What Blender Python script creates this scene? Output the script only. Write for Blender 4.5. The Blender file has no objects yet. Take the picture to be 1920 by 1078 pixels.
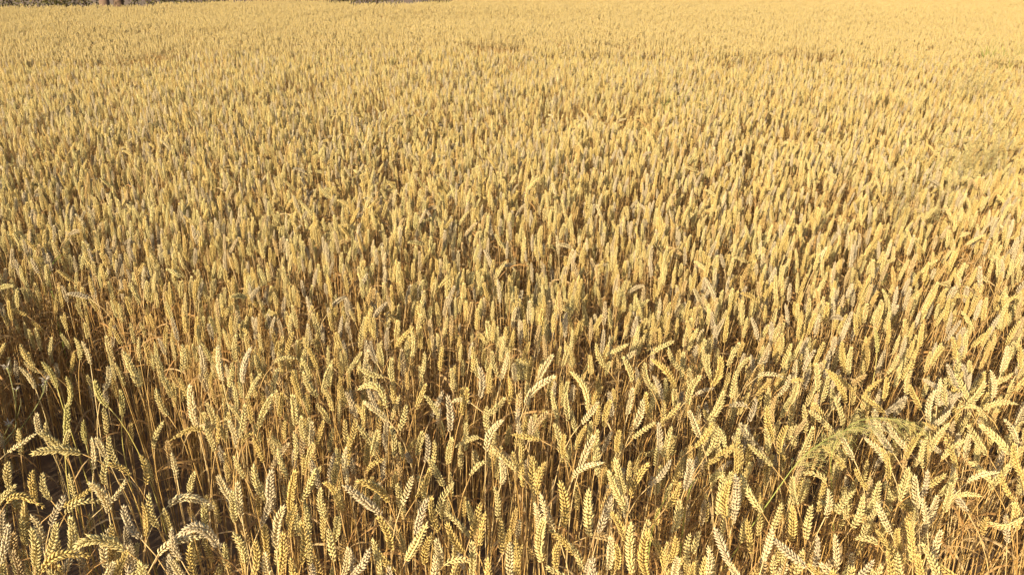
import bpy, math, random
import numpy as np
from mathutils import Matrix, Vector

random.seed(11); RNG = np.random.default_rng(11)
SC = bpy.context.scene
R = math.radians

# ------------------------------------------------------------------ camera
CAM_Z, PITCH, FPX = 1.85, 22.4, 1478.0            # metres, degrees down, focal length in pixels of a 1920 wide frame
EAR_Z = 0.75                                       # height of the ear bases of the ripe crop
cam_d = bpy.data.cameras.new('camera'); cam = bpy.data.objects.new('camera', cam_d)
SC.collection.objects.link(cam); SC.camera = cam
cam.location = (0, 0, CAM_Z); cam.rotation_euler = (R(90 - PITCH), 0, 0)
cam_d.sensor_width = 36; cam_d.lens = 36 * FPX / 1920; cam_d.clip_start = 0.05; cam_d.clip_end = 2000

# ------------------------------------------------------------------ sky, sun, exposure
SUN_EL, SUN_AZ = 22.0, 32.0                        # light travels towards azimuth +33 (right of the view axis)
w = bpy.data.worlds.new('World'); SC.world = w; w.use_nodes = True
nt = w.node_tree; bg = nt.nodes['Background']
sky = nt.nodes.new('ShaderNodeTexSky'); sky.sky_type = 'NISHITA'; sky.sun_disc = False
sky.sun_elevation = R(SUN_EL); sky.sun_rotation = R(180 + SUN_AZ); sky.dust_density = 2.5
nt.links.new(sky.outputs[0], bg.inputs[0]); bg.inputs[1].default_value = 0.10
ld = bpy.data.lights.new('sun', 'SUN'); ld.energy = 5.0; ld.angle = R(0.53); ld.color = (1.0, 0.87, 0.64)
sun = bpy.data.objects.new('sun', ld); SC.collection.objects.link(sun)
sd = Vector((math.sin(R(SUN_AZ)) * math.cos(R(SUN_EL)), math.cos(R(SUN_AZ)) * math.cos(R(SUN_EL)), -math.sin(R(SUN_EL))))
sun.rotation_euler = sd.to_track_quat('-Z', 'Y').to_euler(); sun.location = (-6, -8, 9)
vs = SC.view_settings; vs.view_transform = 'Standard'; vs.look = 'None'; vs.gamma = 1; vs.exposure = 1.15
SC.cycles.use_light_tree = False; SC.cycles.max_bounces = 6; SC.cycles.diffuse_bounces = 5

# ------------------------------------------------------------------ helpers
_p = R(PITCH)
def ray(x, y):
    a = (x - 960) / FPX; b = -(y - 539) / FPX
    return np.array([a, math.cos(_p) + b * math.sin(_p), -math.sin(_p) + b * math.cos(_p)])
CAM = np.array([0, 0, CAM_Z])
def on_height(x, y, z):                            # where the line of sight through a photo pixel reaches height z
    r = ray(x, y); return CAM + r * ((z - CAM_Z) / r[2])
def to_px(P):
    P = np.asarray(P, float) - CAM
    d = P[..., 1] * math.cos(_p) - P[..., 2] * math.sin(_p)
    u = P[..., 1] * math.sin(_p) + P[..., 2] * math.cos(_p)
    return 960 + FPX * P[..., 0] / d, 539 - FPX * u / d

def vnoise(x, y, seed=0):                          # smooth value noise, 0..1, vectorised
    x = np.asarray(x, float); y = np.asarray(y, float)
    xi = np.floor(x).astype(np.int64); yi = np.floor(y).astype(np.int64); fx = x - xi; fy = y - yi
    fx = fx * fx * (3 - 2 * fx); fy = fy * fy * (3 - 2 * fy)
    def h(a, b):
        n = (a * 374761393 + b * 668265263 + seed * 974711) & 0xffffffff
        n = ((n ^ (n >> 13)) * 1274126177) & 0xffffffff
        return ((n ^ (n >> 16)) & 0xffff) / 65535.0
    return (h(xi, yi) * (1 - fx) + h(xi + 1, yi) * fx) * (1 - fy) + (h(xi, yi + 1) * (1 - fx) + h(xi + 1, yi + 1) * fx) * fy
def ground_z(x, y):
    x = np.asarray(x, float); y = np.asarray(y, float)
    k = np.clip((np.hypot(x, y) - 5) / 12, 0, 1)
    k = k * np.clip((21 - np.hypot(x, y)) / 4, .1, 1)
    return k * 0.22 * (vnoise(x / 7 + 3.3, y / 6 + 1.7, 5) - 0.5)

def link(o, parent=None):
    SC.collection.objects.link(o)
    if parent is not None: o.parent = parent
    return o
def mesh_from(name, V, T, mats, mi=None, smooth=True):
    V = np.asarray(V, np.float32).reshape(-1, 3); T = np.asarray(T, np.int32).reshape(-1, 3)
    me = bpy.data.meshes.new(name)
    me.vertices.add(len(V)); me.vertices.foreach_set('co', V.ravel())
    me.loops.add(T.size); me.loops.foreach_set('vertex_index', T.ravel())
    me.polygons.add(len(T)); me.polygons.foreach_set('loop_start', np.arange(0, T.size, 3, dtype=np.int32))
    me.polygons.foreach_set('loop_total', np.full(len(T), 3, np.int32))
    if mi is not None: me.polygons.foreach_set('material_index', np.asarray(mi, np.int32))
    me.polygons.foreach_set('use_smooth', np.full(len(T), smooth, bool))
    for m in (mats if isinstance(mats, (list, tuple)) else [mats]): me.materials.append(m)
    me.update(calc_edges=True); return me
class Geo:                                          # gathers triangles of several materials
    def __init__(s): s.V = []; s.T = []; s.M = []; s.n = 0
    def add(s, V, T, m=0):
        V = np.asarray(V, float); T = np.asarray(T, int)
        s.V.append(V); s.T.append(T + s.n); s.M.append(np.full(len(T), m)); s.n += len(V)
    def mesh(s, name, mats, smooth=True):
        return mesh_from(name, np.concatenate(s.V), np.concatenate(s.T), mats, np.concatenate(s.M), smooth)

def frames(P, ref=None):
    P = np.asarray(P, float); T = np.gradient(P, axis=0); T /= np.linalg.norm(T, axis=1)[:, None] + 1e-12
    r = np.array([1.0, 0, 0]) if ref is None else np.asarray(ref, float)
    N = np.zeros_like(P)
    for i in range(len(P)):
        v = r - T[i] * (r @ T[i])
        if np.linalg.norm(v) < 1e-4:
            v = np.array([0, 1.0, 0]) - T[i] * T[i][1]
        N[i] = v / np.linalg.norm(v); r = N[i]
    return T, N, np.cross(T, N)
def tube(P, rad, seg=4):
    P = np.asarray(P, float); n = len(P); T, N, B = frames(P); rad = np.broadcast_to(np.asarray(rad, float), (n,))
    a = np.arange(seg) * 2 * math.pi / seg
    V = (P[:, None] + rad[:, None, None] * (np.cos(a)[None, :, None] * N[:, None] + np.sin(a)[None, :, None] * B[:, None])).reshape(-1, 3)
    F = []
    for i in range(n - 1):
        for j in range(seg):
            q = i * seg + j; k = i * seg + (j + 1) % seg
            F += [(q, k, k + seg), (q, k + seg, q + seg)]
    for j in range(1, seg - 1):
        F.append((0, j + 1, j)); e = (n - 1) * seg; F.append((e, e + j, e + j + 1))
    return V, F
def ribbon(P, width, ref):                          # thin blade with a folded middle rib
    P = np.asarray(P, float); n = len(P); T, N, B = frames(P, ref); wd = np.asarray(width, float)[:, None]
    V = np.stack([P - N * wd, P + B * wd * 0.35, P + N * wd], 1).reshape(-1, 3); F = []
    for i in range(n - 1):
        for j in range(2):
            q = i * 3 + j; F += [(q, q + 1, q + 4), (q, q + 4, q + 3)]
    return V, F
def bez(p0, p1, p2, p3, n):
    t = np.linspace(0, 1, n)[:, None]
    return (1-t)**3*np.asarray(p0) + 3*(1-t)**2*t*np.asarray(p1) + 3*(1-t)*t*t*np.asarray(p2) + t**3*np.asarray(p3)
def quad(p0, pm, p2, n):                            # a parabola through three points
    c = 2 * np.asarray(pm) - 0.5 * (np.asarray(p0) + np.asarray(p2)); t = np.linspace(0, 1, n)[:, None]
    return (1-t)**2*np.asarray(p0) + 2*(1-t)*t*c + t*t*np.asarray(p2)

# ------------------------------------------------------------------ materials
def plant_mat(name, stops, source, island=0.18, rough=0.62, transl=0.27, noise=None):
    m = bpy.data.materials.new(name); m.use_nodes = True; n = m.node_tree.nodes; L = m.node_tree.links
    for x in list(n): n.remove(x)
    out = n.new('ShaderNodeOutputMaterial')
    geo = n.new('ShaderNodeNewGeometry'); oi = n.new('ShaderNodeObjectInfo')
    ramp = n.new('ShaderNodeValToRGB'); cr = ramp.color_ramp
    for i, (pos, c) in enumerate(stops):
        e = cr.elements[i] if i < 2 else cr.elements.new(pos)
        e.position = pos; e.color = (*c, 1)
    if source == 'color':
        sp = n.new('ShaderNodeSeparateColor'); L.new(oi.outputs['Color'], sp.inputs[0]); L.new(sp.outputs[0], ramp.inputs[0])
    elif source == 'island': L.new(geo.outputs['Random Per Island'], ramp.inputs[0])
    else: L.new(oi.outputs['Random'], ramp.inputs[0])
    mr = n.new('ShaderNodeMapRange'); mr.inputs['To Min'].default_value = 1 - island; mr.inputs['To Max'].default_value = 1 + island
    L.new(geo.outputs['Random Per Island'], mr.inputs['Value'])
    tc = n.new('ShaderNodeTexCoord'); nz = n.new('ShaderNodeTexNoise'); nz.inputs['Scale'].default_value = noise or 160; nz.inputs['Detail'].default_value = 2
    L.new(tc.outputs['Object'], nz.inputs['Vector'])
    mr2 = n.new('ShaderNodeMapRange'); mr2.inputs['From Min'].default_value = .3; mr2.inputs['From Max'].default_value = .7
    mr2.inputs['To Min'].default_value = .82; mr2.inputs['To Max'].default_value = 1.14; L.new(nz.outputs['Fac'], mr2.inputs['Value'])
    mul = n.new('ShaderNodeMath'); mul.operation = 'MULTIPLY'; L.new(mr.outputs[0], mul.inputs[0]); L.new(mr2.outputs[0], mul.inputs[1])
    vm = n.new('ShaderNodeVectorMath'); vm.operation = 'SCALE'; L.new(ramp.outputs[0], vm.inputs[0]); L.new(mul.outputs[0], vm.inputs['Scale'])
    pb = n.new('ShaderNodeBsdfPrincipled'); pb.inputs['Roughness'].default_value = rough
    pb.inputs['Specular IOR Level'].default_value = 0.35
    L.new(vm.outputs[0], pb.inputs['Base Color'])
    tr = n.new('ShaderNodeBsdfTranslucent'); L.new(vm.outputs[0], tr.inputs[0])
    mx = n.new('ShaderNodeMixShader'); mx.inputs[0].default_value = transl
    L.new(pb.outputs[0], mx.inputs[1]); L.new(tr.outputs[0], mx.inputs[2]); L.new(mx.outputs[0], out.inputs[0])
    return m
EARC = [(0.0, (.59, .460, .200)), (1.0, (.64, .52, .275)), (0.35, (.60, .462, .180)), (0.62, (.56, .410, .135)), (0.85, (.53, .43, .26)), (0.74, (.50, .335, .125)), (0.93, (.47, .375, .23)), (0.2, (.57, .475, .20))]
STEMC = [(0.0, (.42, .27, .09)), (1.0, (.52, .38, .17)), (0.5, (.36, .205, .06))]
LEAFC = [(0.0, (.41, .245, .085)), (1.0, (.50, .35, .16)), (0.5, (.35, .185, .06))]
GREENC = [(0.0, (.52, .43, .16)), (1.0, (.46, .40, .14))]
M = {}
for s in ('color', 'random', 'island'):
    M['ear_' + s] = plant_mat('wheat_ear_' + s, EARC, s, .16 if s != 'island' else .05)
    M['stem_' + s] = plant_mat('wheat_straw_' + s, STEMC, s, .2, .45, .12, 40)
    M['leaf_' + s] = plant_mat('dry_leaf_' + s, LEAFC, s, .2, .55, .35, 60)
M['ear_green'] = plant_mat('unripe_ear', GREENC, 'color', .14)
M['stem_green'] = plant_mat('unripe_straw', [(0, (.44, .37, .10)), (1, (.47, .38, .11))], 'color', .1, .45, .15, 40)
M['grass'] = plant_mat('green_grass', [(0, (.24, .28, .06)), (1, (.38, .38, .10))], 'color', .2, .5, .3, 40)
M['panicle'] = plant_mat('silky_grass', [(0, (.44, .45, .13)), (1, (.60, .49, .21))], 'island', .2, .5, .4, 40)
M['panicle_dry'] = plant_mat('dry_silky_grass', [(0, (.55, .42, .19)), (1, (.48, .42, .18))], 'island', .2, .5, .4, 40)
M['weed'] = plant_mat('weed_stem', [(0, (.22, .24, .08)), (1, (.30, .28, .11))], 'color', .1, .6, .2, 60)
M['down'] = plant_mat('seed_down', [(0, (.62, .56, .48)), (1, (.66, .58, .46))], 'color', .1, .8, .4, 90)
M['hedge'] = plant_mat('hedge_leaf', [(0, (.085, .080, .018)), (1, (.15, .115, .035))], 'island', .3, .6, .25, 5)
M['bark'] = plant_mat('bark', [(0, (.10, .062, .035)), (1, (.13, .08, .05))], 'color', .1, .85, 0.0, 14)
def soil_mat():
    m = bpy.data.materials.new('dry_soil'); m.use_nodes = True; n = m.node_tree.nodes; L = m.node_tree.links
    pb = n['Principled BSDF']; pb.inputs['Roughness'].default_value = .95
    nz = n.new('ShaderNodeTexNoise'); nz.inputs['Scale'].default_value = 9; nz.inputs['Detail'].default_value = 8
    tc = n.new('ShaderNodeTexCoord'); L.new(tc.outputs['Object'], nz.inputs['Vector'])
    r = n.new('ShaderNodeValToRGB'); r.color_ramp.elements[0].position = .3; r.color_ramp.elements[1].position = .72
    r.color_ramp.elements[0].color = (.075, .045, .024, 1); r.color_ramp.elements[1].color = (.20, .125, .062, 1)
    L.new(nz.outputs['Fac'], r.inputs[0]); L.new(r.outputs[0], pb.inputs['Base Color'])
    b = n.new('ShaderNodeBump'); b.inputs['Distance'].default_value = .02; L.new(nz.outputs['Fac'], b.inputs['Height']); L.new(b.outputs[0], pb.inputs['Normal'])
    return m

# ------------------------------------------------------------------ the ground
def make_ground():
    xs = np.concatenate([[-900, -300, -120, -70], np.arange(-45, 70, 1.5), [90, 150, 300, 900]])
    ys = np.concatenate([[-900, -100, -20, -6], np.arange(-3, 80, 1.5), [100, 180, 400, 900]])
    X, Y = np.meshgrid(xs, ys); V = np.stack([X, Y, ground_z(X, Y)], -1).reshape(-1, 3); nx = len(xs); T = []
    for j in range(len(ys) - 1):
        for i in range(nx - 1):
            a = j * nx + i; T += [(a, a + 1, a + nx + 1), (a, a + nx + 1, a + nx)]
    g = link(bpy.data.objects.new('ground', mesh_from('ground', V, T, soil_mat()))); g['kind'] = 'structure'
make_ground()

# ------------------------------------------------------------------ wheat: florets, spikelets, ears
def floret(seg, prof):                              # a pointed husk along +z, unit length, unit half width
    V = [(0, 0, 0)]; F = []
    for (t, r, o) in prof:
        for j in range(seg):
            a = 2 * math.pi * j / seg + math.pi / seg; V.append((r * math.cos(a) * .8 + o, r * math.sin(a), t))
    V.append((prof[-1][2] * 1.6, 0, 1.0)); e = len(V) - 1
    for j in range(seg):
        F.append((0, 1 + (j + 1) % seg, 1 + j))
        for k in range(len(prof) - 1):
            a = 1 + k * seg + j; b = 1 + k * seg + (j + 1) % seg; F += [(a, b, b + seg), (a, b + seg, a + seg)]
        a = 1 + (len(prof) - 1) * seg
        F.append((a + j, a + (j + 1) % seg, e))
    return np.array(V, float), np.array(F)
def rot(ax, a):
    return np.array(Matrix.Rotation(a, 3, ax))
def spikelet(detail):
    if detail == 2:
        fv, ff = floret(4, [(.20, .9, .02), (.48, 1.0, .0), (.72, .40, -.12)]); fl = [(-34, .0112), (0, .0132), (34, .0112)]; w_ = .0024
    else:
        fv, ff = floret(4, [(.45, 1.0, .0)]); fl = [(-30, .0118), (30, .0118)]; w_ = .0031
    V = []; T = []; n = 0
    for (a, ln) in fl:
        q = fv * np.array([w_, w_, ln]); q = q @ rot('X', R(-a)).T
        q += np.array([0.0010 if a == 0 else 0, math.sin(R(a)) * .0022, .0012 if a == 0 else 0])
        V.append(q); T.append(ff + n); n += len(q)
    return np.concatenate(V), np.concatenate(T)
SPK = {2: spikelet(2), 1: spikelet(1)}
def ear_spikelets(P, L, ref, k=1.0, tip_awn=0):
    """3x3 frames and origins of the spikelets along the ear axis P (polyline)"""
    T, N, B = frames(P, ref); n = max(11, int(round(L / .0044))); s = np.linspace(0, 1, len(P)); out = []
    for i in range(n):
        t = (i + .3) / n * .93
        o = np.array([np.interp(t, s, P[:, c]) for c in range(3)])
        tv = np.array([np.interp(t, s, T[:, c]) for c in range(3)]); nv = np.array([np.interp(t, s, N[:, c]) for c in range(3)])
        tv /= np.linalg.norm(tv); nv -= tv * (nv @ tv); nv /= np.linalg.norm(nv); bv = np.cross(tv, nv)
        sd_ = 1 if i % 2 else -1; open_ = R(29 + random.uniform(-8, 10)) * (1 if t < .85 else .6)
        nv = nv * math.cos(.0) + bv * random.gauss(0, .16); nv /= np.linalg.norm(nv); z = tv * math.cos(open_) + nv * sd_ * math.sin(open_); x = nv * sd_ * math.cos(open_) - tv * math.sin(open_); y = np.cross(z, x)
        sc = k * (0.72 + .30 * min(1, t / .22)) * (1 - .42 * max(0, (t - .55) / .45)) * random.uniform(.92, 1.08)
        out.append((np.stack([x, y, z], 1) * sc, o + nv * sd_ * .0012))
    z = T[-1]; x = B[-1]; y = np.cross(z, x)
    out.append((np.stack([x, y, z], 1) * .8 * k, P[-1] - T[-1] * .007 * k))
    return out
def add_ear(g, P, L, ref, detail, k=1.0, m=0):
    V0, T0 = SPK[detail]
    for (A, o) in ear_spikelets(P, L, ref, k): g.add(V0 @ A.T + o, T0, m)
    g.add(*tube(P[::2], .0009, 3), m)
def stem_path(base, tdir, foot, n):
    base = np.asarray(base, float); foot = np.asarray(foot, float)
    return bez(foot, foot + (base - foot) * np.array([.15, .15, .45]), base - np.asarray(tdir) * max(.07, .22 * (base[2] - foot[2])), base, n)
def dry_leaf(path, f, rnd, big=1.0):                # shrivelled leaf leaving the straw at fraction f
    i = min(int(f * (len(path) - 1)), len(path) - 2); o = path[i]; a = rnd.uniform(0, 6.28)
    h = np.array([math.cos(a), math.sin(a), 0]); ln = rnd.uniform(.10, .22) * big; up = rnd.uniform(-.1, .9)
    P = bez(o, o + h * ln * .3 + np.array([0, 0, ln * up * .5]), o + h * ln * .75 + np.array([0, 0, ln * (up * .55)]), o + h * ln * rnd.uniform(.6, 1.0) + np.array([0, 0, ln * (up - .9)]), 8)
    wd = np.array([.5, .9, 1, .95, .8, .6, .35, .05]) * rnd.uniform(.0018, .0042)
    tw = rnd.uniform(-1.5, 1.5); ref = np.array([-h[1], h[0], tw]); return ribbon(P, wd, ref)
# ------------------------------------------------------------------ the single stalks of the front rows
# ears read off the photograph in patches of 320 x 218 pixels, 4.944 units a pixel: foot of the ear, (middle,) tip
UNIT = 4.944
CROPS = {
'A': (0,860,[(390,1045,560,890,830,900),(1210,160,1110,75,1000,50),(1160,840,900,745,700,830),(1010,500,830,220),(610,510,740,400,930,400),(630,400,850,265),(510,530,600,340),(1300,720,1150,430),(1340,600,1320,410),(1450,590,1380,320),(60,410,200,345,410,450),(330,1000,290,640),(430,900,520,590),(20,900,80,600),(680,330,640,140),(970,240,1000,0),(470,370,400,130),(1350,240,1310,0),(1080,1070,1180,850),(980,1078,1060,950),(990,920,1000,650),(1020,370,1165,190),(20,400,150,240),(400,800,290,520),(650,820,650,530),(1240,1075,1370,985),(320,310,300,110)]),
'B': (320,860,[(-30,440,160,360,405,460),(450,830,280,640,70,715),(-120,890,30,770,290,725),(100,940,10,640),(110,1070,0,930),(600,590,570,300),(560,380,440,150),(650,470,620,210),(690,180,600,0),(890,380,770,50),(830,630,920,360),(1110,480,1160,100),(1215,390,1350,90),(980,830,1050,430),(1010,1070,1040,680),(1120,690,1170,430),(1210,980,1210,580),(690,970,580,690),(760,1078,780,760),(1440,540,1400,270),(1510,950,1460,650),(1570,470,1510,290,1420,220),(200,270,230,120),(60,190,20,0),(220,1000,190,780),(950,500,940,100),(950,1078,880,870),(1130,1078,1110,920),(1290,1078,1300,980),(1090,180,1030,0)]),
'C': (640,860,[(370,520,200,375,0,230),(440,790,340,530),(440,400,330,270,140,205),(560,430,660,160),(550,400,520,230),(705,340,820,90),(950,260,810,0),(900,620,840,350),(910,470,1040,220),(600,940,690,790,800,590),(1160,700,960,490),(1140,870,980,590),(1210,680,1290,410),(1290,780,1340,490),(950,990,1070,930,1190,950),(900,930,880,740),(100,1070,260,830),(350,980,290,740),(20,1070,60,820),(700,700,800,370),(1195,160,1260,70,1350,20),(1440,500,1420,260),(1480,240,1470,0),(240,110,290,50,400,0),(830,1078,860,900),(1210,1000,1210,760),(60,230,50,0),(1560,1000,1560,780),(790,900,820,720)]),
'D': (960,860,[(570,170,660,80,850,35),(470,640,440,210),(390,650,265,320),(720,720,710,280),(1070,490,900,110),(1040,330,960,0),(1100,360,1270,40),(1110,1060,1110,540),(1250,1078,1270,640),(1400,1000,1280,720),(1040,740,920,490),(600,940,530,780),(280,960,310,540),(420,1020,440,760),(240,330,310,30),(1420,460,1560,220),(1340,170,1470,10),(180,200,180,10),(240,600,210,410),(480,790,350,660),(890,960,910,720),(960,950,960,790),(740,1078,730,940),(430,1060,320,1000),(1460,930,1520,720),(1510,590,1550,380),(1510,1078,1540,910),(0,990,0,800)]),
'E': (1280,860,[(320,520,370,150),(470,560,490,130),(740,500,540,150),(400,550,440,200),(750,940,830,640),(820,680,920,410),(620,750,600,560),(1000,770,1010,430),(1150,720,1200,430),(1320,540,1350,280),(1440,490,1582,300),(1060,430,1020,160),(440,990,300,640),(500,1078,430,960),(1040,910,840,740),(230,970,240,810),(200,90,260,30,340,0),(20,280,70,0),(1430,960,1415,700),(1230,880,1250,710),(1330,220,1260,150,1090,130),(1250,1060,1170,970),(1370,1070,1270,970),(60,950,70,690),(880,1070,850,900),(100,1078,110,960),(480,190,490,0)]),
'F': (1600,860,[(350,690,220,400),(230,470,250,210),(550,960,510,580),(440,330,510,80),(590,400,570,150),(640,340,690,100),(680,600,640,370),(840,490,910,220),(1060,215,1180,150,1350,125),(950,360,1040,325,1190,345),(1590,530,1430,620,1265,590),(720,460,780,340),(720,960,640,780),(410,870,210,660),(230,790,150,745,20,735),(320,1070,310,850),(440,1000,410,870),(770,870,820,660),(60,1070,190,940),(860,1030,750,950),(630,1078,600,880),(770,1078,720,930),(850,260,950,130),(1480,350,1370,120),(440,830,420,640),(1582,190,1530,0),(150,260,20,90),(10,560,90,330),(720,220,850,140),(320,200,280,0)]),
'G': (0,640,[(530,430,390,195),(640,600,615,330),(610,880,620,580),(640,980,650,820),(1010,610,880,360),(970,450,1000,230),(1130,690,1115,450),(980,790,960,620),(1290,430,1145,100),(390,830,345,665),(460,880,430,745),(520,980,360,850),(70,1030,200,945,340,850),(760,1040,530,1005,290,1040),(980,1060,890,890),(1070,1070,1010,880),(330,440,180,240),(380,270,225,190),(290,180,190,30),(740,170,700,0),(840,220,760,0),(1050,180,1000,0),(1300,180,1290,0),(1370,200,1330,10),(1500,380,1440,120),(1560,690,1450,440),(1430,990,1520,740),(790,880,775,730),(1582,1078,1550,920),(860,1060,850,890),(180,900,170,810)]),
'H': (320,640,[(240,790,180,400),(170,540,80,340),(90,400,0,260),(100,290,110,30),(290,830,180,815,5,915),(300,310,270,40),(390,210,290,20),(670,390,680,220,750,50),(720,520,840,290),(640,890,690,580),(820,790,950,490),(960,470,1000,250),(1160,780,1130,490),(1200,520,1130,270),(1370,520,1230,280),(1360,260,1250,30),(1430,440,1490,220),(960,200,1050,150,1180,160),(610,970,540,730),(430,830,430,680),(370,720,330,570),(1250,930,1215,690),(1150,1030,1140,840),(1480,600,1400,420),(1430,700,1350,580),(600,590,575,380),(480,370,440,40),(610,190,610,0),(540,380,570,200),(830,1050,760,890),(660,960,710,870,790,850),(950,1020,900,900),(1030,1040,1100,940),(1300,900,1310,740),(400,1000,300,780),(1070,120,1110,0),(1300,1040,1330,940),(1380,860,1420,730),(620,720,530,580)]),
'I': (640,640,[(420,620,320,395,120,420),(110,640,40,470),(310,570,245,430),(420,720,210,560),(490,510,490,340),(490,660,540,500),(740,330,770,100),(860,640,770,500),(870,620,940,460),(720,560,790,390),(1010,840,985,500),(1110,680,1175,430),(1030,430,1020,250),(1460,330,1400,90),(1490,330,1545,110),(1280,520,1280,240),(1550,540,1550,320),(1340,1020,1380,850,1500,730),(1360,800,1350,600),(1400,620,1520,520),(1280,890,1190,905,1060,975),(480,1020,460,780),(540,790,600,590),(100,840,130,720),(60,300,190,100),(230,220,250,80),(330,200,270,0),(780,1050,790,860),(850,1070,860,920),(1010,1040,1030,890),(1210,220,1210,50),(650,160,650,0),(480,330,470,150),(1470,190,1500,0),(1490,1070,1400,990),(60,1050,70,870),(280,280,160,235),(1200,570,1110,540,1030,560),(280,1060,340,820),(240,900,150,780)]),
'J': (960,640,[(700,640,670,400,520,230),(120,590,230,420,425,300),(240,350,380,120),(270,915,150,885,0,865),(420,690,370,460),(520,700,500,480),(640,760,800,560),(780,560,840,420),(870,750,920,540),(680,1060,770,870),(1100,330,1030,140),(1070,680,1120,430),(1290,440,1230,200),(1280,120,1390,50,1500,0),(1130,800,1210,540),(1300,720,1250,470),(1120,900,1330,750),(1360,1000,1360,750),(1410,1000,1480,790),(1380,510,1310,320),(1450,690,1560,570),(1520,440,1430,270,1280,150),(980,1000,1000,820),(490,1060,490,860),(60,640,80,470),(90,840,60,620),(430,960,390,760),(250,770,340,650),(560,170,520,50),(850,180,780,20),(900,110,1080,20),(170,850,180,700),(780,770,810,590),(450,480,455,330),(800,1078,800,980),(790,940,800,820),(1560,250,1450,60),(610,980,690,780)]),
'K': (1280,640,[(230,740,380,460),(110,970,280,750),(230,1020,330,790),(300,1070,400,1010,530,930),(50,590,80,430,170,315),(840,920,780,600),(850,680,870,500),(780,960,770,800),(900,1040,970,780),(1000,580,1060,370),(1130,720,1120,590),(1060,840,1150,720),(1290,560,1350,320),(1250,470,1240,200),(1510,570,1450,400,1330,260),(1582,460,1480,365,1360,280),(420,240,530,10),(460,460,500,270),(500,320,630,150),(210,160,190,50),(260,310,240,120),(270,420,350,140),(720,180,800,20),(930,200,1010,20),(1130,270,1230,80),(690,330,790,300,930,330),(720,460,820,350),(910,460,990,310),(970,385,1050,355,1130,360),(610,610,530,580,430,595),(620,710,680,530),(740,1070,610,950),(1130,980,1210,790),(1410,1078,1290,960),(1570,1060,1460,850),(1470,730,1410,520),(1500,250,1480,0),(1550,270,1570,50),(500,980,520,800),(350,980,350,820),(620,870,530,755),(1310,760,1170,640),(120,490,200,455,285,435),(1260,670,1210,570),(130,820,60,640)]),
'L': (1600,640,[(700,750,760,450),(620,610,520,400),(510,440,540,270),(790,720,900,640),(1060,570,1220,370),(900,540,1060,475),(1210,640,1330,570,1520,580),(1190,630,1080,600,960,620),(1460,1060,1340,910,1170,770),(1165,930,1060,770),(500,990,320,750),(370,1030,170,780),(260,1070,110,900),(720,1020,890,760),(300,680,190,580,80,505),(1290,530,1270,270),(1370,290,1430,40),(1540,240,1540,30),(1340,360,1480,290),(950,380,870,210),(1040,360,1010,210),(780,560,810,340),(870,540,860,340),(320,280,410,120),(280,520,310,330),(450,340,540,180),(560,210,600,60),(740,190,840,50),(520,1030,620,850),(920,1010,1040,910),(910,1060,850,900),(20,380,120,310),(110,500,260,350),(220,110,210,0),(740,400,650,350),(1020,440,950,300),(1500,920,1400,720),(940,180,920,0),(380,600,490,510),(230,760,200,630),(750,820,650,750),(660,1060,690,880)]),
}

GREEN = {('G', 0), ('G', 1), ('G', 2), ('G', 4), ('G', 6), ('G', 27), ('L', 33)}
LOW = {('G', 16): .13, ('G', 17): .12, ('G', 27): .12, ('G', 7): .08, ('G', 26): .10, ('G', 6): .06, ('G', 18): .06, ('A', 21): .08, ('A', 17): .05, ('A', 9): .05}
WEED_AT = on_height(1500, 860, .80); GAP_L = on_height(130, 740, .70); GAP_R = on_height(1850, 960, .70)
def lm(x, y, z, rad, txt): return (*on_height(x, y, z), rad, txt)
LANDMARKS = {i: (p[0], p[1], p[2], p[3], p[4]) for i, p in enumerate([
    lm(1490, 880, .80, .20, 'beside the pale green silky grass'), lm(1650, 790, .82, .20, 'by the drooping yellowish silky grass'), lm(20, 760, .66, .25, 'by the weed with seed heads'),
    lm(200, 740, .70, .30, 'at the dark gap in the crop'), lm(1840, 950, .70, .28, 'beside the opening of bare straws'), lm(1335, 890, .74, .16, 'by the arching green grass blade'),
    lm(1240, 950, .70, .16, 'by the short green grass blade'), lm(840, 690, .72, .24, 'around the bare brown hollow'), lm(1130, 700, .72, .22, 'around the hollow crossed by a straw'),
    lm(170, 1040, .72, .20, 'by two crossing broken straws'), lm(870, 925, .72, .16, 'by a slanting orange straw'), lm(350, 960, .72, .18, 'at the small dark hollow'), lm(1698, 712, .72, .2, 'by a lone orange straw'), lm(690, 940, .72, .14, 'by the long straw slanting up'), lm(432, 1050, .72, .15, 'by the straw leaning under arched ears'), lm(765, 772, .72, .15, 'by a short straw among drooping ears'), lm(511, 790, .72, .15, 'by a steep orange straw')])}
TONES = {0: ('golden', .12), 1: ('deep gold', .62), 2: ('greyish beige', .85), 3: ('pale straw', 1.0)}
stalks = []
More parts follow.
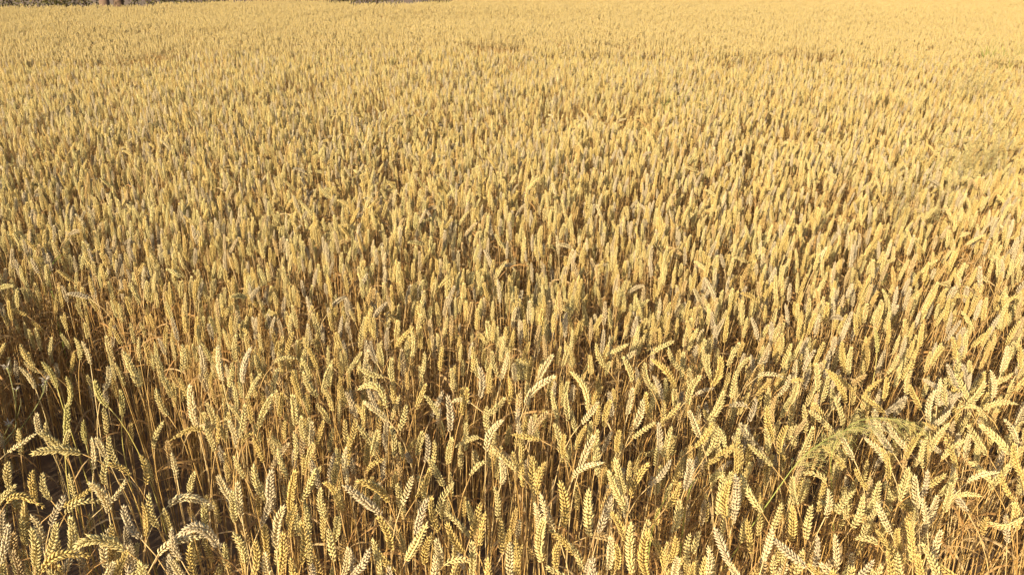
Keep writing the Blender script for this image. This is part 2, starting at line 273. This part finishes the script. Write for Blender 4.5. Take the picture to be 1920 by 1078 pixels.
for key, (x0, y0, ears) in CROPS.items():
    for j, e in enumerate(ears):
        px = [(x0 + e[i] / UNIT, y0 + e[i + 1] / UNIT) for i in range(0, len(e), 2)]
        z = EAR_Z + random.uniform(-.025, .02) - LOW.get((key, j), 0)
        b = on_height(*px[0], z); nrm = np.array([b[0], b[1], 0]); nrm /= np.linalg.norm(nrm)
        lean = random.uniform(-.30, .22)                        # the ear's plane leans a little towards or away
        pn = nrm + np.array([0, 0, lean]); Q = []
        for q in px:
            r = ray(*q); Q.append(CAM + r * (((b - CAM) @ pn) / (r @ pn)))
        L = sum(np.linalg.norm(Q[i + 1] - Q[i]) for i in range(len(Q) - 1)); want = random.uniform(.072, .088)
        if L < want and len(Q) == 2:
            d = (Q[1] - Q[0]) / L
            if e[-1] == 0: Q[1] = Q[0] + d * want
            else: Q[0] = Q[1] - d * want
            L = want
        if len(Q) == 2:
            d = Q[1] - Q[0]; side = np.cross(d, nrm); side /= np.linalg.norm(side)
            Q = [Q[0], (Q[0] + Q[1]) / 2 + (side * random.uniform(-.09, .09) + nrm * random.uniform(-.06, .06)) * L, Q[1]]
        if L > .118:
            s = .118 / L; Q = [Q[0] + (q - Q[0]) * s for q in Q]; L = .118
        P = quad(*Q, 11); pxl = sum(math.hypot(px[i + 1][0] - px[i][0], px[i + 1][1] - px[i][1]) for i in range(len(px) - 1))
        stalks.append(dict(P=P, L=L, px=pxl * (1.0 if len(e) == 4 else 1.15), n=len(e) // 2, green=(key, j) in GREEN, key=(key, j), y=px[0][1], tone=random.choices((0, 1, 2, 3), (5, 3, 1.6, 3))[0]))
stalks.sort(key=lambda s: -(s['px'] + .06 * s['y'] + (60 if s['green'] else 0)))
SINGLE = 300

def stalk_shape(s, rnd):
    P = s['P']; t0 = P[1] - P[0]; t0 /= np.linalg.norm(t0)
    up = t0.copy()
    if up[2] < .25: up = up + np.array([0, 0, .6]); up /= np.linalg.norm(up)
    h = -up[:2] * .10 + np.array([rnd.uniform(-.05, .05), rnd.uniform(-.05, .05)])
    foot = np.array([P[0][0] + h[0], P[0][1] + h[1], 0.0]); foot[2] = float(ground_z(foot[0], foot[1]))
    return foot, stem_path(P[0], (t0 + up) / np.linalg.norm(t0 + up), foot, 12)
SR = np.linspace(.0019, .0011, 12)
def label_of(s):
    P = s['P']; d = P[-1] - P[0]; tilt = math.degrees(math.acos(max(-1, min(1, d[2] / np.linalg.norm(d)))))
    c = P[0]
    if s['green']:
        if s['key'][0] == 'L': return 'ripening wheat stalk with bright yellow-green straw below its ear', 'yellow-green straw in the ripe crop'
        return 'greenish unripe wheat stalk standing alone in the dark gap of the crop', 'unripe stalks in the dark gap'
    where, far = ('in the front row', 9) if s['y'] > 900 else ('a few rows in', 9)
    for q, (x, y, z, rad, txt) in LANDMARKS.items():
        k = math.hypot(c[0] - x, c[1] - y) / rad
        if k < min(1, far): where, far = txt, k
    if s['n'] == 3 and tilt > 50: k, q = 'ear arched over', 'arched ears'
    elif tilt > 42: k, q = 'ear tipped far over', 'tipped ears'
    elif tilt > 24: k, q = 'slanting ear', 'slanting ears'
    elif s['L'] > .086: k, q = 'long upright ear', 'long upright ears'
    else: k, q = 'short upright ear', 'short upright ears'
    t = TONES[s['tone']][0]
    return '%s wheat stalk, %s, %s' % (t, k, where), '%s %s %s' % (t, q, where)
spk_me = {}
def single_stalk(s, rnd, fine):
    foot, path = stalk_shape(s, rnd); o = Vector(foot)
    root = link(bpy.data.objects.new('wheat_stalk', None)); root.location = o; root.empty_display_size = .02
    root['label'], root['group'] = label_of(s); root['category'] = 'wheat'
    col = (TONES[s['tone']][1], .5, .5, 1)
    em, sm = (M['ear_green'], M['stem_green']) if s['green'] else (M['ear_color'], M['stem_color'])
    def part(name, me, parent=root):
        c = link(bpy.data.objects.new(name, me), parent); c.color = col; return c
    g = Geo(); g.add(*tube(path - foot, SR, 5)); part('straw', g.mesh('straw', sm))
    ref = rnd.normalvariate(0, 1), rnd.normalvariate(0, 1), .3; P = s['P'] - foot; k = min(1.25, max(.85, s['L'] / .082)) * rnd.uniform(.93, 1.05)
    if fine:                                        # large in the picture: each spikelet is a piece of its own
        g = Geo(); g.add(*tube(P, .0011, 4)); ear = part('ear', g.mesh('rachis', em))
        if em.name not in spk_me: spk_me[em.name] = mesh_from('spikelet', *SPK[2], em)
        for (A, q) in ear_spikelets(P, s['L'], ref, k):
            c = part('spikelet', spk_me[em.name], ear)
            m4 = Matrix([list(A[i]) + [q[i]] for i in range(3)] + [[0, 0, 0, 1]]); c.matrix_local = m4
    else:
        g = Geo(); add_ear(g, P, s['L'], ref, 2, k); part('ear', g.mesh('ear', em))
    for f in ([rnd.uniform(.45, .75)] if rnd.random() < .75 else []):
        V, F = dry_leaf(path - foot, f, rnd); part('dry_leaf', mesh_from('dry_leaf', V, F, M['leaf_color']))
    return root
rs = random.Random(5)
for i, s in enumerate(stalks[:SINGLE]): single_stalk(s, rs, i < 70)

# ------------------------------------------------------------------ the rest of the crop: one object of scattered stalks
proto = bpy.data.collections.new('wheat_models')    # never linked to the scene: only models for the scatter
models = []
def model(name, geo, mats):
    o = bpy.data.objects.new('%03d_%s' % (len(models), name), geo.mesh(name, mats)); proto.objects.link(o); models.append(o); return len(models) - 1
MATS_R = [M['ear_random'], M['stem_random'], M['leaf_random']]; MATS_I = [M['ear_island'], M['stem_island'], M['leaf_island']]
def stalk_geo(g, rnd, detail, at=(0, 0, 0), lean=None, hz=1.0):
    at = np.asarray(at, float)
    u = rnd.random(); L = rnd.triangular(.052, .098, .080)
    tilt = rnd.uniform(0, .22) if u < .80 else (rnd.uniform(.25, .65) if u < .965 else rnd.uniform(.8, 1.2))
    bend = rnd.uniform(-.05, .32) if tilt < .8 else rnd.uniform(.5, 1.3)
    a = rnd.uniform(0, 6.283) if lean is None else lean + rnd.normalvariate(0, .8); h = np.array([math.cos(a), math.sin(a), 0]); up = np.array([0, 0, 1.0])
    z0 = (EAR_Z + .01) * hz * rnd.uniform(.95, 1.02); base = at + h * (.02 + tilt * .10) + up * z0
    n = 9 if detail == 2 else (6 if detail == 1 else 5); P = [base]
    for i in range(n - 1):
        th = tilt + bend * i / (n - 1); P.append(P[-1] + (h * math.sin(th) + up * math.cos(th)) * L / (n - 1))
    P = np.array(P); t0 = P[1] - P[0]; t0 /= np.linalg.norm(t0)
    path = stem_path(base, t0, at + h * rnd.uniform(-.04, .02), 10 if detail == 2 else (5 if detail == 1 else 4))
    g.add(*tube(path, np.linspace(.0018, .0011, len(path)), 4 if detail == 2 else 3), 1)
    ref = (rnd.normalvariate(0, 1), rnd.normalvariate(0, 1), .2)
    add_ear(g, P, L, ref, max(1, detail), rnd.uniform(.90, 1.20))
    if detail >= 1:
        for q in range(3 if detail == 2 else 1):
            if rnd.random() < .8: g.add(*dry_leaf(path, rnd.uniform(.3, .9), rnd), 2)
    return tilt
rp = random.Random(21); BENT = ([], []); MBENT = ([], []); NEAR = []; MID = []; FAR = []
for i in range(40):
    g = Geo(); t = stalk_geo(g, rp, 2); NEAR.append(model('stalk', g, MATS_R)); BENT[0 if t < .25 else 1].append(NEAR[-1])
for i in range(24):
    g = Geo(); t = stalk_geo(g, rp, 1); MID.append(model('stalk_mid', g, MATS_R)); MBENT[0 if t < .25 else 1].append(MID[-1])
PATCH = 1.0; PER = 340
for i in range(6):
    g = Geo()
    for q in range(PER):
        x, y = rp.uniform(-.53, .53) * PATCH, rp.uniform(-.53, .53) * PATCH
        dz = .06 * (float(vnoise(x * 4 + i * 9, y * 4, 3)) - .5) + (-.05 if vnoise(x * 2.2 + i * 5, y * 2.2, 8) < .22 else 0)
        stalk_geo(g, rp, 0, (x, y, dz - .02 - .10 * rp.random() ** 2), None)
    FAR.append(model('stand', g, MATS_I))
pts = []                                            # x, y, z, model, rx, ry, rz, scale
for s in stalks[SINGLE:]:
    foot, path = stalk_shape(s, rs); g = Geo()
    g.add(*tube(path - foot, SR, 5), 1); add_ear(g, s['P'] - foot, s['L'], (rs.normalvariate(0, 1), rs.normalvariate(0, 1), .3), 2, min(1.2, max(.85, s['L'] / .082)))
    k = model('stalk', g, MATS_R); pts.append((*foot, k, 0, 0, 0, 1))

# thin places in the crop, in photo pixels: x, y, half width, half height, how empty, how much shorter
GAPS = [(110, 705, 240, 150, .94, .17), (250, 830, 120, 60, .75, .12), (1880, 1000, 135, 125, .99, .25), (1800, 1060, 60, 60, .95, .2), (1930, 1080, 140, 90, .98, .25), (840, 690, 90, 50, .7, .08), (1130, 700, 60, 60, .75, .1), (60, 560, 90, 60, .6, .1),
        (735, 310, 22, 26, .9, .12), (690, 190, 40, 13, .8, .15), (1183, 205, 16, 14, .9, .12), (215, 76, 12, 7, .9, .12), (60, 235, 34, 14, .7, .1), (600, 380, 26, 20, .7, .1), (890, 395, 16, 15, .7, .1),
        (1090, 390, 34, 14, .5, .08), (1150, 370, 20, 18, .6, .1), (560, 190, 60, 8, .5, .08), (430, 190, 40, 8, .45, .08), (1390, 110, 60, 8, .5, .07), (1000, 175, 60, 8, .4, .07),
        (1580, 620, 50, 34, .6, .1), (1740, 610, 30, 40, .5, .08), (420, 800, 90, 60, .5, .06), (340, 960, 90, 70, .6, .08), (1120, 990, 50, 60, .6, .08), (700, 960, 70, 60, .5, .05), (920, 450, 40, 20, .4, .05), (1050, 200, 50, 10, .4, .06)]
def crop_edge(az):                                  # how far the crop reaches in each direction (degrees right of the view axis)
    return np.interp(az, [-40, -31.5, -27, -25, -23, -20, -15, -12, -9, -6.5, -5, -3.8, -1, 4, 40], [24.6, 24.6, 24.1, 23.3, 24.0, 25.4, 26.2, 24.6, 23.6, 23.5, 24.4, 26, 40, 66, 66])
def scatter():
    # stalk by stalk as far as single ears can be told apart
    step = 0.044; FARD = 11.0
    xs = np.arange(-9.5, 9.5, step); ys = np.arange(-.4, FARD + .6, step); X, Y = np.meshgrid(xs, ys); X = X.ravel(); Y = Y.ravel()
    X = X + RNG.uniform(-.55, .55, X.size) * step; Y = Y + RNG.uniform(-.55, .55, Y.size) * step
    d = np.hypot(X, Y); ok = (X > -(.68 * np.maximum(Y, .6) + 1.7)) & (X < .68 * Y + 1.0) & (d < FARD + .35 * np.sin(X * 3)) & (Y > .98 + .1 * vnoise(X * 4, Y * 0, 2) - np.clip((-X - 1.05) * 1.3, 0, 1.3))
    X, Y, d = X[ok], Y[ok], d[ok]; Z = ground_z(X, Y)
    u, v = to_px(np.stack([X, Y, Z + EAR_Z + .03], 1))
    keep = np.where(vnoise(X * 1.3 + 7, Y * 1.0, 23) < .16, .62, 1) * .80 + .8 * vnoise(X * 3.1, Y * 3.1, 4) * vnoise(X * 9, Y * 9, 6); low = np.zeros(X.size)
    low += .10 * vnoise(X * 1.6, Y * 1.3, 12) + .09 * RNG.random(X.size) ** 2
    for (gx, gy, gw, gh, em, sh) in GAPS:
        q = ((u - gx) / gw) ** 2 + ((v - gy) / gh) ** 2; k = np.clip(1.5 - q, 0, 1) ** .7; keep *= 1 - em * k; low += sh * k
    front = np.clip((v - 590) / 90, 0, 1) * ((u > -60) & (u < 1980)); keep *= 1 - .46 * front; low += .072 * front * (v < 1110)
    sel = RNG.random(X.size) < keep
    for x, y, z, dd, lo in zip(X[sel], Y[sel], Z[sel], d[sel], low[sel]):
        lod = float(vnoise(x * 1.1 + 31, y * .8, 17)); bent = random.random() < (.10 if lod < .62 else .10 + 1.3 * (lod - .62)); k = random.choice((BENT if dd < 6.5 else MBENT)[bent]); rz = random.uniform(0, 6.283)
        a = .05 + .10 * min(1, max(0, (x / (y + .3) + .1) / .5)); th = random.normalvariate(.35, .9)        # the crop leans gently to the right
        lx, ly = a * math.cos(th - rz), a * math.sin(th - rz)
        pts.append((x, y, z - lo, k, -ly + random.gauss(0, .03), lx + random.gauss(0, .03), rz, random.uniform(.95, 1.04)))
    # whole square metres of crop farther out
    for y in np.arange(FARD - 3, 80, PATCH * .98):
        for x in np.arange(-60, 60, PATCH * .98):
            dd = math.hypot(x, y); az = math.degrees(math.atan2(x, y))
            if dd < FARD - .05 or dd > crop_edge(az) or abs(x) > .70 * y + 2: continue
            a = .09; rz = random.randrange(4) * math.pi / 2
            pts.append((x, y, float(ground_z(x, y)) + .05 - .05 * float(vnoise(x / 2.5, y / 2.5, 9)), random.choice(FAR), random.gauss(0, .015), random.gauss(0, .015), rz, 1.0))
scatter()
def build_field():
    A = np.array(pts, float); me = bpy.data.meshes.new('ripe_wheat')
    me.vertices.add(len(A)); me.vertices.foreach_set('co', A[:, :3].astype(np.float32).ravel())
    at = me.attributes.new('pick', 'INT', 'POINT'); at.data.foreach_set('value', A[:, 3].astype(np.int32))
    at = me.attributes.new('turn', 'FLOAT_VECTOR', 'POINT'); at.data.foreach_set('vector', A[:, 4:7].astype(np.float32).ravel())
    at = me.attributes.new('size', 'FLOAT', 'POINT'); at.data.foreach_set('value', A[:, 7].astype(np.float32))
    for m in MATS_R: me.materials.append(m)
    o = link(bpy.data.objects.new('ripe_wheat', me)); o['kind'] = 'stuff'; o['category'] = 'wheat'
    o['label'] = 'dense golden wheat crop filling the field behind the front stalks'
    ng = bpy.data.node_groups.new('scatter_wheat', 'GeometryNodeTree')
    ng.interface.new_socket('Geometry', in_out='INPUT', socket_type='NodeSocketGeometry'); ng.interface.new_socket('Geometry', in_out='OUTPUT', socket_type='NodeSocketGeometry')
    n = ng.nodes; L = ng.links; gi = n.new('NodeGroupInput'); go = n.new('NodeGroupOutput')
    ci = n.new('GeometryNodeCollectionInfo'); ci.inputs['Collection'].default_value = proto; ci.inputs['Separate Children'].default_value = True; ci.inputs['Reset Children'].default_value = True
    ip = n.new('GeometryNodeInstanceOnPoints'); ip.inputs['Pick Instance'].default_value = True
    def na(name, t):
        q = n.new('GeometryNodeInputNamedAttribute'); q.data_type = t; q.inputs['Name'].default_value = name; return q.outputs['Attribute']
    er = n.new('FunctionNodeEulerToRotation')
    L.new(gi.outputs[0], ip.inputs['Points']); L.new(ci.outputs[0], ip.inputs['Instance']); L.new(na('pick', 'INT'), ip.inputs['Instance Index'])
    L.new(na('turn', 'FLOAT_VECTOR'), er.inputs[0]); L.new(er.outputs[0], ip.inputs['Rotation']); L.new(na('size', 'FLOAT'), ip.inputs['Scale'])
    L.new(ip.outputs[0], go.inputs[0])
    o.modifiers.new('scatter', 'NODES').node_group = ng
    print('field points', len(A))
build_field()
# ------------------------------------------------------------------ loose straws lying across the stalks
def px_path(pp, zs):
    return [on_height(x, y, z) for (x, y), z in zip(pp, zs)]
def tagged(o, label, cat, group=None):
    o['label'] = label; o['category'] = cat
    if group: o['group'] = group
    return o
STRAWS = [((135, 1078), (200, 1049)), ((142, 1072), (188, 1015)), ((1108, 709), (1168, 713)), ((1762, 1022), (1836, 973)), ((1774, 990), (1851, 959)), ((1778, 955), (1830, 935)), ((856, 955), (881, 895)),
          ((410, 1020), (455, 1078)), ((1208, 992), (1240, 965)), ((500, 820), (522, 757)), ((1680, 735), (1715, 690)), ((745, 790), (785, 755)), ((1050, 720), (1068, 672)), ((1880, 1030), (1820, 1060)), ((1310, 925), (1350, 890)), ((655, 980), (720, 900))]
for i, (a, b) in enumerate(STRAWS):
    z = EAR_Z - .03 - .05 * (i % 3) if i not in (3, 4, 5, 13) else .55; A = on_height(*a, z - .03); B = on_height(*b, z + .03); d = (B - A); d[2] = 0
    foot = A - (B - A) * 1.2; foot[2] = max(.03, A[2] - .30)
    P = bez(foot, foot * .4 + A * .6, A, B, 9); g = Geo(); g.add(*tube(P, np.linspace(.0013, .0009, 9), 4))
    o = link(bpy.data.objects.new('broken_straw', g.mesh('broken_straw', [M['leaf_color']], True))); o.color = (random.random(), 0, 0, 1)
    where = 'across the opening of bare straws' if i in (3, 4, 5, 13) else 'slanting between the wheat ears'
    tagged(o, 'thin orange broken straw ' + where, 'straw', 'broken straws ' + where)

# ------------------------------------------------------------------ silky grass with a nodding panicle
def panicle(name, stem_pts, rad, branches, blen, drift, mat, smat, label, group=None, rnd=random.Random(3), start=.5):
    root = link(bpy.data.objects.new(name, None)); o = np.array(stem_pts[0]); root.location = Vector(o); tagged(root, label, 'grass', group)
    P = np.array(stem_pts) - o; s = np.linspace(0, 1, len(P)); t = np.linspace(0, 1, 16); Q = np.stack([np.interp(t, s, P[:, c]) for c in range(3)], 1)
    for _ in range(2): Q[1:-1] = (Q[:-2] + 2 * Q[1:-1] + Q[2:]) / 4
    g = Geo(); g.add(*tube(Q, np.linspace(rad, rad * .35, 16), 4)); c = link(bpy.data.objects.new('stem', g.mesh('stem', [smat])), root); c.color = (.5, .5, .5, 1)
    g = Geo()
    for b in range(branches):
        f = rnd.uniform(start, 1) * 15; i = min(int(f), 14); o2 = Q[i] * (1 - f + i) + Q[i + 1] * (f - i); tg = Q[i + 1] - Q[i]; tg /= np.linalg.norm(tg)
        dr = tg * .9 + np.array(drift) + np.array([rnd.gauss(0, .42), rnd.gauss(0, .42), rnd.gauss(0, .22)]); dr /= np.linalg.norm(dr); ln = blen * rnd.uniform(.5, 1.1)
        B = bez(o2, o2 + dr * ln * .35, o2 + dr * ln * .75, o2 + dr * ln + np.array([0, 0, -ln * rnd.uniform(.15, .5)]), 6)
        g.add(*tube(B, np.linspace(.0005, .00028, 6), 3))
        for k in range(6):
            q = B[rnd.randrange(2, 6)] + np.array([rnd.gauss(0, .003) for _ in range(3)]); e = dr * .0045 + np.array([0, 0, -.0012]); w_ = np.cross(dr, (0, 0, 1)); w_ = w_ / (np.linalg.norm(w_) + 1e-9) * .0007
            g.add([q - e * .5, q + w_, q + e, q - w_, q + np.array([0, 0, .0006])], [(0, 1, 4), (1, 2, 4), (2, 3, 4), (3, 0, 4), (0, 3, 2), (0, 2, 1)])
    link(bpy.data.objects.new('panicle', g.mesh('panicle', [mat])), root)['kind'] = 'stuff'
    return root
f0 = on_height(1290, 1120, .35); f0[2] = .0; f0[:2] += (.06, .22)
panicle('silky_grass', [f0] + px_path([(1411, 981), (1452, 927), (1492, 866), (1530, 835), (1573, 808), (1620, 796)], [.70, .77, .83, .87, .89, .89]), .0017, 62, .075, (.35, -.05, -.30), M['panicle'], M['grass'],
        'pale green silky grass bowing its loose panicle over the wheat ears', start=.45)
f1 = on_height(1600, 1010, .3); f1[2] = 0.0
panicle('silky_grass', [f1] + px_path([(1560, 905), (1555, 850), (1590, 790), (1660, 780), (1710, 793)], [.70, .80, .88, .90, .88]), .0012, 45, .08, (.5, -.1, -.3), M['panicle'], M['grass'],
        'yellowish silky grass drooping a hair-thin panicle among tilted wheat ears')
TUFTS = [(1820, 148, 14, 'dry'), (1852, 268, 9, 'dry'), (1800, 283, 7, 'dry'), (1712, 335, 7, 'dry'), (1880, 90, 12, 'green'), (1625, 88, 5, 'green'), (1275, 168, 5, 'green')]
for i, (x, y, n, kind) in enumerate(TUFTS):
    c = on_height(x, y, EAR_Z + .12); gx, gy = c[0], c[1]; gz = float(ground_z(gx, gy)); rr = random.Random(40 + i)
    root = link(bpy.data.objects.new('grass_tuft', None)); root.location = (gx, gy, gz)
    tagged(root, 'fresh green grass tuft standing out of the distant wheat' if kind == 'green' else 'hazy brownish tuft of dry silky grass rising from the wheat', 'grass', 'green tufts far in the crop' if kind == 'green' else 'dry silky grass tufts in the crop')
    g1 = Geo(); g2 = Geo(); spread = .10 if kind == 'dry' else .16
    for q in range(n * 2):
        bx, by = rr.gauss(0, spread), rr.gauss(0, spread * .6); hgt = EAR_Z + rr.uniform(.08, .24)
        P = bez((bx, by, 0), (bx, by, hgt * .5), (bx + rr.gauss(0, .04), by, hgt * .8), (bx + rr.gauss(.05, .07), by + rr.gauss(0, .05), hgt), 7)
        g1.add(*tube(P, np.linspace(.0013, .0006, 7), 3))
        if kind == 'dry':
            for b in range(26):
                o2 = P[rr.randrange(4, 7)]; dr = np.array([rr.gauss(.1, .5), rr.gauss(0, .5), rr.uniform(-.1, .9)]); dr /= np.linalg.norm(dr); e = o2 + dr * rr.uniform(.02, .07)
                g2.add(*tube(np.array([o2, (o2 + e) / 2 + (0, 0, .004), e]), [.0005, .0005, .0009], 3))
        else:
            for b in range(3):
                a = rr.uniform(0, 6.28); l = rr.uniform(.18, .32); o2 = P[3]; h = np.array([math.cos(a), math.sin(a), 0])
                g2.add(*ribbon(bez(o2, o2 + (0, 0, l * .6) + h * l * .1, o2 + h * l * .3 + (0, 0, l * .9), o2 + h * l * .5 + (0, 0, l * .95), 6), np.array([.8, 1, 1, .8, .5, .05]) * .004, (-h[1], h[0], .3)))
    c1 = link(bpy.data.objects.new('stems', g1.mesh('stems', [M['panicle_dry'] if kind == 'dry' else M['grass']])), root); c1.color = (.4, .5, .5, 1); c1.name = 'culm'
    c2 = link(bpy.data.objects.new('panicle' if kind == 'dry' else 'blade', g2.mesh('blades', [M['panicle_dry'] if kind == 'dry' else M['grass']])), root); c2.color = (.7, .5, .5, 1); c1['kind'] = c2['kind'] = 'stuff'

# ------------------------------------------------------------------ thin weed with pale seed heads in the dark gap
def weed():
    zb = .60; foot = on_height(10, 960, .25); foot[2] = 0; foot[0] -= .03
    root = link(bpy.data.objects.new('seeding_weed', None)); root.location = Vector(foot)
    tagged(root, 'thin green branching weed with whitish seed heads in the dark gap', 'weed')
    W = lambda x, y, z: on_height(x, y, z) - foot
    fork = W(30, 790, .52); low = W(8, 835, .46); g = Geo(); z0 = np.zeros(3)
    heads = [(14, 688, .70), (86, 712, .68), (17, 795, .60), (31, 730, .66), (79, 722, .66)]
    g.add(*tube(bez(z0, z0 + (0, 0, .2), low - (0, 0, .1), low, 8), .0021, 4)); g.add(*tube(bez(low, low + (0, 0, .03), fork - (0, 0, .04), fork, 6), .0019, 4))
    g.add(*tube(bez(fork, W(32, 760, .60), W(24, 725, .66), W(*heads[0]), 8), np.linspace(.0017, .0011, 8), 4))
    g.add(*tube(bez(W(38, 805, .48), W(62, 772, .57), W(84, 745, .64), W(*heads[1]), 9), np.linspace(.0018, .0011, 9), 4)); g.add(*tube(np.array([low, W(20, 822, .45), W(38, 805, .48)]), .0018, 4))
    g.add(*tube(bez(low, low + (.0, 0, .04), W(15, 810, .56), W(*heads[2]), 7), np.linspace(.0016, .001, 7), 4))
    g.add(*tube(bez(fork, W(29, 765, .6), W(30, 745, .64), W(*heads[3]), 6), .0008, 4)); g.add(*tube(np.array([W(82, 738, .645), W(80, 730, .655), W(*heads[4])]), .0007, 4))
    g.add(*tube(bez(fork, W(36, 772, .56), W(38, 760, .58), W(40, 748, .6), 5), .0007, 4))
    c = link(bpy.data.objects.new('stem', g.mesh('stem', [M['weed']])), root); c.color = (.6, .5, .5, 1)
    for i, h in enumerate(heads):
        o = W(*h); g = Geo(); k = .011 if i < 3 else .007
        fv, ff = floret(6, [(.3, 1, 0), (.7, .8, 0)]); g.add(fv * (k * .5, k * .5, k * 1.1) + o - (0, 0, k * .9), ff, 0)
        rr = random.Random(i)
        for q in range(22 if i < 3 else 8):
            a = rr.uniform(0, 6.28); e = rr.uniform(-.1, .9); d = np.array([math.cos(a), math.sin(a), e]) * k * rr.uniform(.9, 1.6); g.add(*tube(np.array([o, o + d * .6, o + d]), [.0006, .0006, .0003], 3), 1)
        c = link(bpy.data.objects.new('seed_head', g.mesh('seed_head', [M['weed'], M['down']])), root); c.color = (.8, .5, .5, 1)
weed()
for i, (pp, zs, lab) in enumerate([([(1288, 905), (1305, 896), (1335, 886), (1372, 888)], [.64, .70, .74, .72], 'narrow green grass blade arching between two tall ears'),
                              ([(1218, 1000), (1228, 972), (1240, 948), (1252, 926)], [.55, .62, .68, .73], 'short green grass blade rising behind broken orange straws'),
                              ([(90, 528), (92, 505), (100, 488), (119, 476)], [.58, .66, .73, .76], 'dark green grass blade curving out of the wheat above the gap')]):
    Q = np.array(px_path(pp, zs)); g = Geo(); b0 = Q[0].copy(); b0[2] = 0
    P = np.concatenate([[b0, (b0 + Q[0]) / 2], Q]); s = np.linspace(0, 1, len(P)); t = np.linspace(0, 1, 14); P = np.stack([np.interp(t, s, P[:, c]) for c in range(3)], 1)
    for _ in range(3): P[1:-1] = (P[:-2] + 2 * P[1:-1] + P[2:]) / 4
    g.add(*ribbon(P, np.concatenate([np.full(9, 1), [.95, .85, .65, .4, .05]]) * (.0022 if i < 2 else .004), (1, .3, .2)))
    o = link(bpy.data.objects.new('wild_grass', g.mesh('grass_blade', [M['grass']]))); o.color = (.2 if i == 2 else .6, 0, 0, 1); tagged(o, lab, 'grass')

# ------------------------------------------------------------------ hedge beyond the far edge of the crop
def leaf_cloud(rnd, n, cx, cz, rx, rz, size):
    V = np.zeros((n, 4, 3)); rn = np.random.default_rng(rnd.randrange(1 << 30)); u = rn.normal(size=(n, 3)); u /= np.linalg.norm(u, axis=1)[:, None]
    r = rn.random(n) ** .4; lump = .72 + .45 * vnoise(u[:, 0] * 2.3 + 9, u[:, 2] * 2.3 + u[:, 1] * 1.7, rnd.randrange(99))
    c = u * (r * lump)[:, None] * (rx, rx * .8, rz) + (cx, 0, cz); a = rn.normal(size=(n, 3)); a /= np.linalg.norm(a, axis=1)[:, None]; b = np.cross(a, rn.normal(size=(n, 3))); b /= np.linalg.norm(b, axis=1)[:, None]
    s = size * rn.uniform(.6, 1.3, n)[:, None]; V[:, 0] = c - a * s; V[:, 1] = c + b * s * .5; V[:, 2] = c + a * s; V[:, 3] = c - b * s * .5
    k = np.arange(n)[:, None] * 4; return V.reshape(-1, 3), np.concatenate([k + (0, 1, 2), k + (0, 2, 3)])
def bush(az, dist, h, rx, n, label, rnd, trunk=False, group=None):
    x, y = dist * math.sin(R(az)), dist * math.cos(R(az)); z = float(ground_z(x, y))
    root = link(bpy.data.objects.new('hedge_tree' if trunk else 'hedge_shrub', None)); root.location = (x, y, z); tagged(root, label, 'tree' if trunk else 'shrub', group)
    g = Geo()
    if trunk:
        P = bez((0, 0, -.05), (.05, 0, h * .3), (-.05, .1, h * .55), (.1, 0, h * .8), 10); g.add(*tube(P, np.linspace(.17, .05, 10), 8))
        for q in range(7):
            o = P[rnd.randrange(4, 9)]; a = rnd.uniform(0, 6.28); e = o + np.array([math.cos(a), math.sin(a), rnd.uniform(.3, .9)]) * h * .25; g.add(*tube(bez(o, o * .7 + e * .3, o * .3 + e * .7 + (0, 0, .1), e, 5), np.linspace(.06, .015, 5), 5))
        c = link(bpy.data.objects.new('trunk', g.mesh('trunk', [M['bark']])), root); c.color = (rnd.random(), 0, 0, 1)
        V, F = leaf_cloud(rnd, n, 0, h * .68, rx, h * .34, .07); link(bpy.data.objects.new('crown', mesh_from('crown', V, F, M['hedge'], smooth=False)), root)
    else:
        for q in range(6):
            a = rnd.uniform(0, 6.28); e = np.array([math.cos(a) * rx * .5, math.sin(a) * rx * .4, h * .6]); g.add(*tube(bez((0, 0, -.03), e * .2 + (0, 0, .2), e * .6, e, 6), np.linspace(.03, .008, 6), 5))
        c = link(bpy.data.objects.new('stem', g.mesh('stem', [M['bark']])), root); c.color = (rnd.random(), 0, 0, 1)
        V, F = leaf_cloud(rnd, n, 0, h * .52, rx, h * .56, .045); link(bpy.data.objects.new('foliage', mesh_from('foliage', V, F, M['hedge'], smooth=False)), root)
rb = random.Random(8)
for az, dist, h, rx in [(-33.5, 27, 1.7, 1.2), (-30.3, 27, 2.1, 1.3), (-27.8, 28, 1.6, 1.1), (-22.9, 27.5, 1.8, 1.1), (-20, 28, 1.5, 1.3), (-15.5, 28.5, 1.6, 1.3), (-12.4, 28, 1.6, 1.1), (-9.6, 29, 1.9, 1.2), (-4.6, 30, 1.6, 1.2)]:
    bush(az, dist, h, rx, 1800, 'olive brown shrub beyond the far edge of the wheat', rb, group='shrubs beyond the field')
for az, dist, h in [(-26.0, 26.5, 5.2), (-25.2, 27.4, 4.6), (-36, 30, 5.5)]:
    bush(az, dist, h, 1.7, 2600, 'small tree with bare brown trunk behind the far wheat edge', rb, True, 'trees beyond the field')
